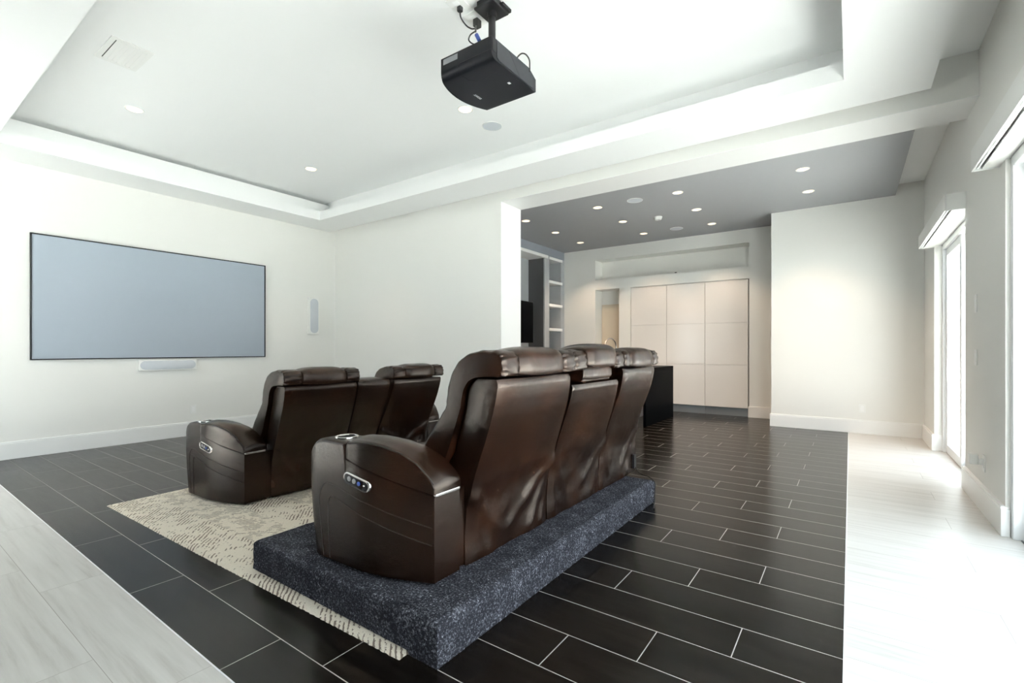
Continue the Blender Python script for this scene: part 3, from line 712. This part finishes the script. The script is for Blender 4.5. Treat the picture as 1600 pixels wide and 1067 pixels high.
# ------------------------------------------------------------------ screen and wall speakers
t = thing('projection_screen', 'large grey projection screen with slim black frame on the wall', 'screen', (XS, 2.68, 1.14))
y0, y1, z0, z1 = 1.294, 4.061, 1.139, 2.645
m = MB(); w = 0.014
m.box(XS+0.003, XS+0.035, y0, y0+w, z0, z1); m.box(XS+0.003, XS+0.035, y1-w, y1, z0, z1); m.box(XS+0.003, XS+0.035, y0+w, y1-w, z0, z0+w); m.box(XS+0.003, XS+0.035, y0+w, y1-w, z1-w, z1)
part(m, 'screen_frame', M['black'], t)
part(bx(XS+0.003, XS+0.027, y0+w, y1-w, z0+w, z1-w), 'screen_fabric', M['screen'], t)
def wall_speaker(label, y0, y1, z0, z1, depth):
    t = thing('wall_speaker', label, 'speaker', (XS, (y0+y1)/2, z0), group='white speakers around the screen')
    part(bx(XS+0.001, XS+depth, y0, y1, z0, z1), 'cabinet', M['white'], t, bevel=0.006, seg=3)
    h = min(y1-y0, z1-z0)*0.80; L = max(y1-y0, z1-z0)-min(y1-y0, z1-z0)*0.20; vert = z1-z0 > y1-y0
    cy, cz = (y0+y1)/2, (z0+z1)/2; r = h/2; pts = []
    for k in range(13):
        a = -math.pi/2+math.pi*k/12; pts.append((L/2-r+r*math.cos(a), r*math.sin(a)))
    for k in range(13):
        a = math.pi/2+math.pi*k/12; pts.append((-L/2+r+r*math.cos(a), r*math.sin(a)))
    f = (lambda p, d: (XS+d, cy+p[1], cz+p[0])) if vert else (lambda p, d: (XS+d, cy+p[0], cz+p[1]))
    m = MB(); m.loft([[f(p, depth-0.004) for p in pts], [f(p, depth+0.004) for p in pts], [f((p[0]*0.97, p[1]*0.92), depth+0.007) for p in pts]])
    part(m, 'grille', M['grille'], t, smooth=40)
wall_speaker('long white speaker mounted horizontally just below the screen', 2.34, 3.04, 0.972, 1.122, 0.05)
wall_speaker('slim white speaker mounted upright between the screen and the corner', 4.825, 5.02, 1.535, 2.19, 0.06)
# ------------------------------------------------------------------ outlets and switches
def outlet(label, loc, nrm, h=0.125, w=0.08, name='outlet', kind='outlet', group=None):
    t = thing(name, label, kind, loc, group=group); x, y, z = loc; m = MB(); q = MB()
    if nrm == 'x+':
        m.box(x, x+0.007, y-w/2, y+w/2, z-h/2, z+h/2)
        q.box(x+0.006, x+0.010, y-0.018, y+0.018, z-0.035, z+0.035)
    elif nrm == 'x-':
        m.box(x-0.007, x, y-w/2, y+w/2, z-h/2, z+h/2); q.box(x-0.011, x-0.006, y-0.018, y+0.018, z-0.035, z+0.035)
    elif nrm == 'y-':
        m.box(x-w/2, x+w/2, y-0.007, y, z-h/2, z+h/2)
        q.box(x-0.018, x+0.018, y-0.010, y-0.006, z-0.042, z+0.042)
    part(m, 'cover_plate', M['white'], t, bevel=0.002); part(q, 'socket' if kind == 'outlet' else 'rocker', M['trim'], t, bevel=0.002)
    return t
outlet('white wall outlet below the screen, near the baseboard', (XS, 3.01, 0.385), 'x+')
outlet('white wall outlet low on the projecting wall', (0.148, YB, 0.372), 'y-')
outlet('upper white wall switch between the two sliding doors', (XR, 5.486, 1.65), 'x-', 0.15, 0.08, 'wall_switch', 'switch')
outlet('lower white wall switch between the two sliding doors', (XR, 5.486, 1.20), 'x-', 0.13, 0.08, 'wall_switch', 'switch')
outlet('white wall outlet with a plugged-in adapter beside the near door', (XR, 5.19, 0.375), 'x-', 0.13, 0.08)
t = thing('plug_in_adapter', 'white plug-in adapter in the outlet between the sliding doors', 'adapter', (XR-0.012, 5.19, 0.38))
m = MB(); m.box(XR-0.032, XR-0.0115, 5.17, 5.24, 0.36, 0.41); m.box(XR-0.085, XR-0.030, 5.20, 5.28, 0.355, 0.435)
part(m, 'body', M['white'], t, bevel=0.006, seg=2)
# ------------------------------------------------------------------ ceiling fittings
def downlight(label, x, y, z, r, power, group, spread=1.9):
    t = thing('downlight', label, 'ceiling light', (x, y, z), group=group)
    m = MB(); m.lathe([(r*0.80, -0.0015), (r*0.86, -0.004), (r, -0.004), (r*1.03, 0.0)], 0, 0, 32); m.build('trim_ring', M['white'], t, smooth=40)
    m = MB(); m.lathe([(0.0, -0.0022), (r*0.82, -0.0022), (r*0.82, 0.0)], 0, 0, 32); m.build('lens', M['lamp'], t, smooth=40)
    l = bpy.data.lights.new('lamp_light', 'SPOT'); l.energy = power; l.color = (1.0, 0.74, 0.52); l.spot_size = spread*0.92; l.spot_blend = 0.6; l.shadow_soft_size = 0.05
    o = bpy.data.objects.new('lamp_light', l); C.objects.link(o); o.parent = t; o.location = (0, 0, -0.02)
for j, (yy, rn) in enumerate(((6.94, 'front'), (7.965, 'middle'), (9.02, 'back'))):
    xs = (-4.625, -3.258, -2.013, -0.482) if j < 2 else (-4.633, -3.265, -2.017)
    names = ('leftmost', 'second from left', 'third from left', 'rightmost') if j < 2 else ('leftmost', 'centre', 'rightmost')
    for x, nm in zip(xs, names):
        downlight('small round glowing downlight in the grey ceiling, %s of the %s row' % (nm, rn), x, yy, 3.51, 0.075, 42, 'downlights in the grey kitchen ceiling')
for x, y, nm in ((-6.311, 1.841, 'near the white ceiling vent'), (-6.325, 3.92, 'near the corner above the screen'), (-3.393, 3.911, 'just behind the projector')):
    downlight('small round glowing downlight in the white tray ceiling, '+nm, x, y, ZT, 0.085, 20, 'downlights in the white tray ceiling')
def ceil_speaker(label, x, y, z, r):
    t = thing('ceiling_speaker', label, 'ceiling speaker', (x, y, z), group='round in-ceiling speakers')
    m = MB(); m.lathe([(r*0.95, -0.003), (r*0.98, -0.006), (r, -0.005), (r*1.01, 0)], 0, 0, 40); m.build('rim', M['white'], t, smooth=40)
    m = MB(); m.lathe([(0, -0.0045), (r*0.95, -0.0035), (r*0.95, 0)], 0, 0, 40); m.build('grille', M['grille'], t, smooth=40)
ceil_speaker('pale round in-ceiling speaker in the white tray behind the projector', -3.392, 4.384, ZT, 0.115)
ceil_speaker('white round in-ceiling speaker in the grey ceiling, nearer the opening', -2.644, 6.929, 3.51, 0.115)
ceil_speaker('white round in-ceiling speaker in the grey ceiling, nearer the cabinets', -2.631, 8.995, 3.51, 0.115)
t = thing('smoke_detector', 'small white smoke detector on the grey kitchen ceiling', 'smoke detector', (-2.658, 8.028, 3.51))
m = MB(); m.lathe([(0.070, 0), (0.070, -0.012), (0.064, -0.016), (0.060, -0.040), (0.050, -0.050), (0.0, -0.053)], 0, 0, 32); m.build('housing', M['white'], t, smooth=40)
m = MB(); m.lathe([(0.0, -0.0535), (0.016, -0.0535), (0.016, -0.048)], 0.02, 0, 16); m.build('test_button', M['lgrey'], t)
t = thing('ceiling_vent', 'white louvred air vent in the tray ceiling', 'vent', (-5.20, 1.445, ZT))
m = MB(); fx0, fx1, fy0, fy1 = -0.235, 0.235, -0.15, 0.15; wv = 0.038
m.box(fx0, fx1, fy0, fy0+wv, -0.008, 0); m.box(fx0, fx1, fy1-wv, fy1, -0.008, 0); m.box(fx0, fx0+wv, fy0+wv, fy1-wv, -0.008, 0); m.box(fx1-wv, fx1, fy0+wv, fy1-wv, -0.008, 0)
m.build('vent_frame', M['white'], t, bevel=0.002)
m = MB(); m.box(fx0+wv, fx1-wv, fy0+wv, fy1-wv, -0.001, 0.0); m.build('vent_back', M['slot'], t)
for k in range(7):
    m = MB(); yy = fy0+wv+0.010+0.0315*k
    m.prism([(yy, -0.002), (yy+0.003, -0.0005), (yy+0.029, -0.009), (yy+0.026, -0.011)], lambda p, a: (a, p[0], p[1]), fx0+wv, fx1-wv); m.build('slat', M['white'], t)
# ------------------------------------------------------------------ projector
t = thing('projector', 'black ceiling-hung projector with curved front', 'projector', (-2.13, 2.71, 3.165))
PX0, PX1, PY0, PY1, PZ0, PZ1 = -2.345, -1.898, 2.444, 2.980, 3.165, 3.308
def psec(x, grow=1.0):
    r = 0.05; a, b = PY0, PY1; pts = []
    for k in range(7):
        q = math.pi/2*k/6; pts.append((a+r-r*math.cos(q) if 0 else a+r-r*math.sin(math.pi/2-q), PZ0+r-r*math.cos(math.pi/2-q)))
    pts += [(a+r+(b-0.012-a-r)*k/16, PZ0) for k in range(1, 16)]
    for k in range(7):
        q = math.pi/2*k/6; pts.append((b-0.012+0.012*math.sin(q), PZ0+0.012-0.012*math.cos(q)))
    pts += [(b, PZ1-0.045), (b-0.09, PZ1)]+[(b-0.09+(a+0.004-b+0.09)*k/16, PZ1) for k in range(1, 16)]+[(a+0.004, PZ1), (a, PZ1-0.004)]
    return pts
m = MB(); sec = psec(0); loops = []
# plan of the front: bulging curve
def front_x(y): 
    q = (y-(PY0+PY1)/2)/((PY1-PY0)/2); return -2.345-0.078*(1-min(1, abs(q))**2.0)
for f in (0.0, 0.25, 0.5, 0.75, 0.92, 1.0):
    loops.append([(PX1+(front_x(y)-PX1)*f, y, z) for y, z in sec])
m.loft(loops); part(m, 'casing', M['proj'], t, smooth=40)
m = MB(); pr = [(PY0+0.055, PZ1-0.012), (PY0+0.055, PZ0+0.022), (PY0+0.08, PZ0+0.012), (PY1-0.05, PZ0+0.012), (PY1-0.05, PZ1-0.048), (PY1-0.10, PZ1-0.012)]
m.prism(pr, lambda p, a: (a, p[0], p[1]), PX1-0.002, PX1+0.006); part(m, 'rear_grille', M['proj_grey'], t, bevel=0.002)
m = MB(); m.tube([(PX1+0.0065, PY0+0.19, PZ1-0.010), (PX1+0.0065, PY0+0.315, PZ0+0.016)], 0.002, 6); part(m, 'seam', M['black'], t)
m = MB(); m.box(PX1-0.002, PX1+0.004, PY0+0.012, PY0+0.05, PZ0+0.050, PZ1-0.012); part(m, 'rear_recess', M['black'], t)
m = MB(); m.tube([(PX1, PY0-0.0006, 3.218), (-2.17, PY0-0.0006, 3.218), (-2.19, PY0+0.001, 3.205), (-2.195, PY0+0.012, 3.183), (-2.197, PY0+0.05, PZ0-0.0005), (-2.19, PY0+0.12, PZ0-0.0005), (-2.15, PY0+0.16, PZ0-0.0005), (-1.98, PY0+0.16, PZ0-0.0005)], 0.0018, 6); part(m, 'lamp_cover_seam', M['black'], t)
m = MB(); m.box(-2.322, -2.190, PY0-0.0018, PY0+0.002, 3.255, 3.293); part(m, 'rating_label', M['label'], t)
m = MB(); m.box(-1.99, -1.972, 2.747, 2.770, PZ0-0.002, PZ0+0.001); part(m, 'status_light', M['letters'], t)
m = MB(); m.tube([(-2.432, 2.71, 3.238), (-2.39, 2.71, 3.238)], 0.052, 28); part(m, 'lens', M['black_gloss'], t, smooth=40)
cu = bpy.data.curves.new('maker_mark', 'FONT'); cu.body = 'SONY'; cu.size = 0.027; cu.align_x = 'CENTER'; cu.align_y = 'CENTER'; cu.extrude = 0.0006; cu.space_character = 1.15; cu.offset = 0.0006
tmp = bpy.data.objects.new('maker_mark', cu); cme = bpy.data.meshes.new_from_object(tmp); bpy.data.objects.remove(tmp); bpy.data.curves.remove(cu)
co = bpy.data.objects.new('maker_mark', cme); C.objects.link(co); co.data.materials.clear(); co.data.materials.append(M['letters']); co.parent = t
co.location = (-2.28+2.13, 2.772-2.71, -0.0008); co.rotation_euler = (math.pi, 0, -math.pi/2)
t2 = thing('projector_mount', 'black pole mount fixing the projector to the tray ceiling', 'mount', (-2.195, 2.83, ZT))
m = MB(); m.box(-2.285, -2.105, 2.73, 2.925, 3.795, 3.812); m.box(-2.27, -2.12, 2.745, 2.91, 3.812, ZT); part(m, 'ceiling_plate', M['black'], t2, bevel=0.004)
m = MB(); m.tube([(-2.195, 2.835, 3.80), (-2.195, 2.835, 3.325)], 0.027, 20); m.tube([(-2.195, 2.835, 3.795), (-2.195, 2.835, 3.76)], 0.036, 20); part(m, 'pole', M['black'], t2, smooth=40)
m = MB(); m.box(-2.30, -2.02, 2.62, 2.87, 3.3095, 3.326); part(m, 'bracket', M['black'], t2, bevel=0.003)
m = MB(); m.box(-2.125, -2.088, 2.83, 2.935, 3.8125, 3.835); part(m, 'cable_clip', M['black'], t2)
def ceil_outlet(label, x, y):
    o_ = thing('ceiling_outlet', label, 'outlet', (x, y, ZT), group='outlets beside the projector mount')
    m = MB(); m.box(x-0.065, x+0.065, y-0.085, y+0.085, ZT-0.008, ZT); part(m, 'cover_plate', M['white'], o_, bevel=0.003)
    for sgn in (-1, 1):
        m = MB(); m.box(x-0.022, x+0.022, y+sgn*0.031-0.019, y+sgn*0.031+0.019, ZT-0.011, ZT-0.007); part(m, 'socket', M['trim'], o_, bevel=0.002)
ceil_outlet('white ceiling outlet farther from the projector mount, holding the power plug', -2.40, 2.69)
ceil_outlet('white ceiling outlet right beside the projector mount plate', -2.40, 2.885)
t = thing('projector_cable', 'black power cable looping from the ceiling outlet to the projector', 'cable', (-2.40, 2.70, ZT))
m = MB(); m.box(-2.415, -2.38, 2.685, 2.72, 3.81, 3.849); part(m, 'plug', M['black_rub'], t, bevel=0.006)
m = MB(); m.tube(smoothpath([(-2.397, 2.703, 3.815), (-2.395, 2.71, 3.77), (-2.385, 2.76, 3.735), (-2.378, 2.81, 3.735), (-2.372, 2.842, 3.75)], 6), 0.0055, 8); part(m, 'lead', M['black_rub'], t, smooth=60)
t = thing('video_cable', 'black signal cable with blue connector dropping to the projector', 'cable', (-2.385, 2.885, ZT))
m = MB(); m.box(-2.405, -2.36, 2.86, 2.915, 3.79, 3.849); part(m, 'plug', M['black_rub'], t, bevel=0.006)
m = MB(); m.tube(smoothpath([(-2.38, 2.87, 3.79), (-2.27, 2.735, 3.66), (-2.15, 2.59, 3.525), (-2.045, 2.462, 3.395)], 6), 0.006, 8)
m.tube(smoothpath([(-2.045, 2.459, 3.395), (-2.085, 2.458, 3.388), (-2.102, 2.458, 3.362), (-2.085, 2.46, 3.335), (-2.055, 2.465, 3.3135)], 6), 0.0045, 8); part(m, 'lead', M['black_rub'], t, smooth=60)
m = MB(); m.tube([(-2.036, 2.46, 3.370), (-2.012, 2.462, 3.322)], 0.013, 10); part(m, 'connector', M['blue_plug'], t, smooth=40)
m = MB(); m.tube(smoothpath([(-2.03, 2.86, 3.3135), (-1.995, 2.865, 3.39), (-1.955, 2.87, 3.420), (-1.915, 2.87, 3.402), (-1.885, 2.872, 3.355), (-1.882, 2.875, 3.30), (-1.886, 2.88, 3.27)], 6), 0.005, 8)
o = m.build('cable_loop', M['black_rub'], smooth=60); tag(o, 'short black cable loop on the far top edge of the projector', 'cable')
# ------------------------------------------------------------------ kitchen
cx = (-3.822, -3.062, -2.316, -1.550); rows = ((0.160, 0.964), (0.972, 1.766), (1.774, 2.566))
for k in range(3):
    nm = ('leftmost', 'middle', 'rightmost')[k]; a, b = cx[k], cx[k+1]
    t = thing('tall_cabinet', 'tall glossy white built-in cabinet, %s of the three' % nm, 'cabinet', ((a+b)/2, YF+0.18, 0), group='tall white kitchen cabinets')
    part(bx(a+0.001, b-0.001, YF+0.034, YF+0.352, 0.155, 2.584), 'carcass', M['cab'], t)
    for z0, z1 in rows: part(bx(a+0.0035, b-0.0035, YF+0.010, YF+0.032, z0, z1), 'cabinet_door', M['cab'], t, bevel=0.0015, seg=1)
    part(bx(a+0.002, b-0.002, YF+0.06, YF+0.075, 0.0, 0.154), 'toe_kick', M['toe'], t)
# warm panel at the back of the tall niche
o = bx(-4.64, -4.092, YF+0.33, YF+0.358, 0.962, 2.28).build('niche_panel', M['beige']); tag(o, 'beige panel at the back of the tall kitchen niche', 'panel')
# little dark sensor at the niche sill
o = bx(-2.90, -2.865, YF+0.01, YF+0.04, 2.809, 2.828).build('sensor', M['black'], bevel=0.003); tag(o, 'tiny black sensor on the sill of the long upper niche', 'sensor')
# shelves in the grey bay
for z, nm in ((3.288, 'topmost'), (2.768, 'second from the top'), (2.247, 'third from the top'), (1.706, 'fourth from the top'), (1.16, 'lowest')):
    o = bx(XD+0.013, XK+0.022, 9.075, 9.655, z-0.03, z+0.03).build('wall_shelf', M['trim'], bevel=0.002, seg=1)
    tag(o, 'thick white shelf in the narrow grey bay, '+nm, 'shelf', 'white shelves in the grey bay')
o = bx(XD+0.002, XK+0.022, 6.505, 9.022, 3.262, 3.327).build('wall_shelf', M['trim'], bevel=0.002, seg=1); tag(o, 'long white shelf across the top of the media recess', 'shelf')
t = thing('television', 'black wall-mounted television in the grey media recess', 'television', (XD, 7.9, 1.40))
tvx = XK-0.10
part(bx(tvx-0.035, tvx, 7.12, 8.60, 1.396, 2.277), 'casing', M['black'], t, bevel=0.004)
part(bx(tvx-0.001, tvx+0.0015, 7.13, 8.59, 1.41, 2.265), 'display', M['black_gloss'], t)
part(bx(XD+0.001, tvx-0.03, 7.6, 8.2, 1.65, 2.05), 'wall_bracket', M['black'], t)
# bar counter
t = thing('bar_counter', 'black waterfall bar counter behind the rear sofa', 'counter', (-3.2, 8.3, 0))
part(bx(-2.76, -2.71, 7.60, 9.06, 0.0, 0.905), 'waterfall_side', M['black_gloss'], t, bevel=0.002, seg=1)
part(bx(-4.30, -2.71, 7.60, 9.06, 0.906, 0.955), 'countertop', M['black_gloss'], t, bevel=0.002, seg=1)
part(bx(-4.25, -3.20, 7.66, 9.04, 0.0, 0.905), 'base_cabinet', M['cab'], t, bevel=0.003, seg=1)
t = thing('faucet', 'arched metal faucet on the bar counter', 'faucet', (-3.50, 8.24, 0.955))
m = MB(); m.tube([(-3.50, 8.24, 0.955), (-3.50, 8.24, 1.30)]+[(-3.50, 7.99+0.25*math.cos(a*math.pi/16), 1.30+0.16*math.sin(a*math.pi/16)) for a in range(1, 17)]+[(-3.50, 7.74, 1.22)], 0.012, 10)
part(m, 'spout', M['steel'], t, smooth=60)
m = MB(); m.lathe([(0, 0.0), (0.03, 0.0), (0.03, 0.02), (0.016, 0.035)], 0, 0, 20); m.build('base_ring', M['steel'], t, smooth=40)
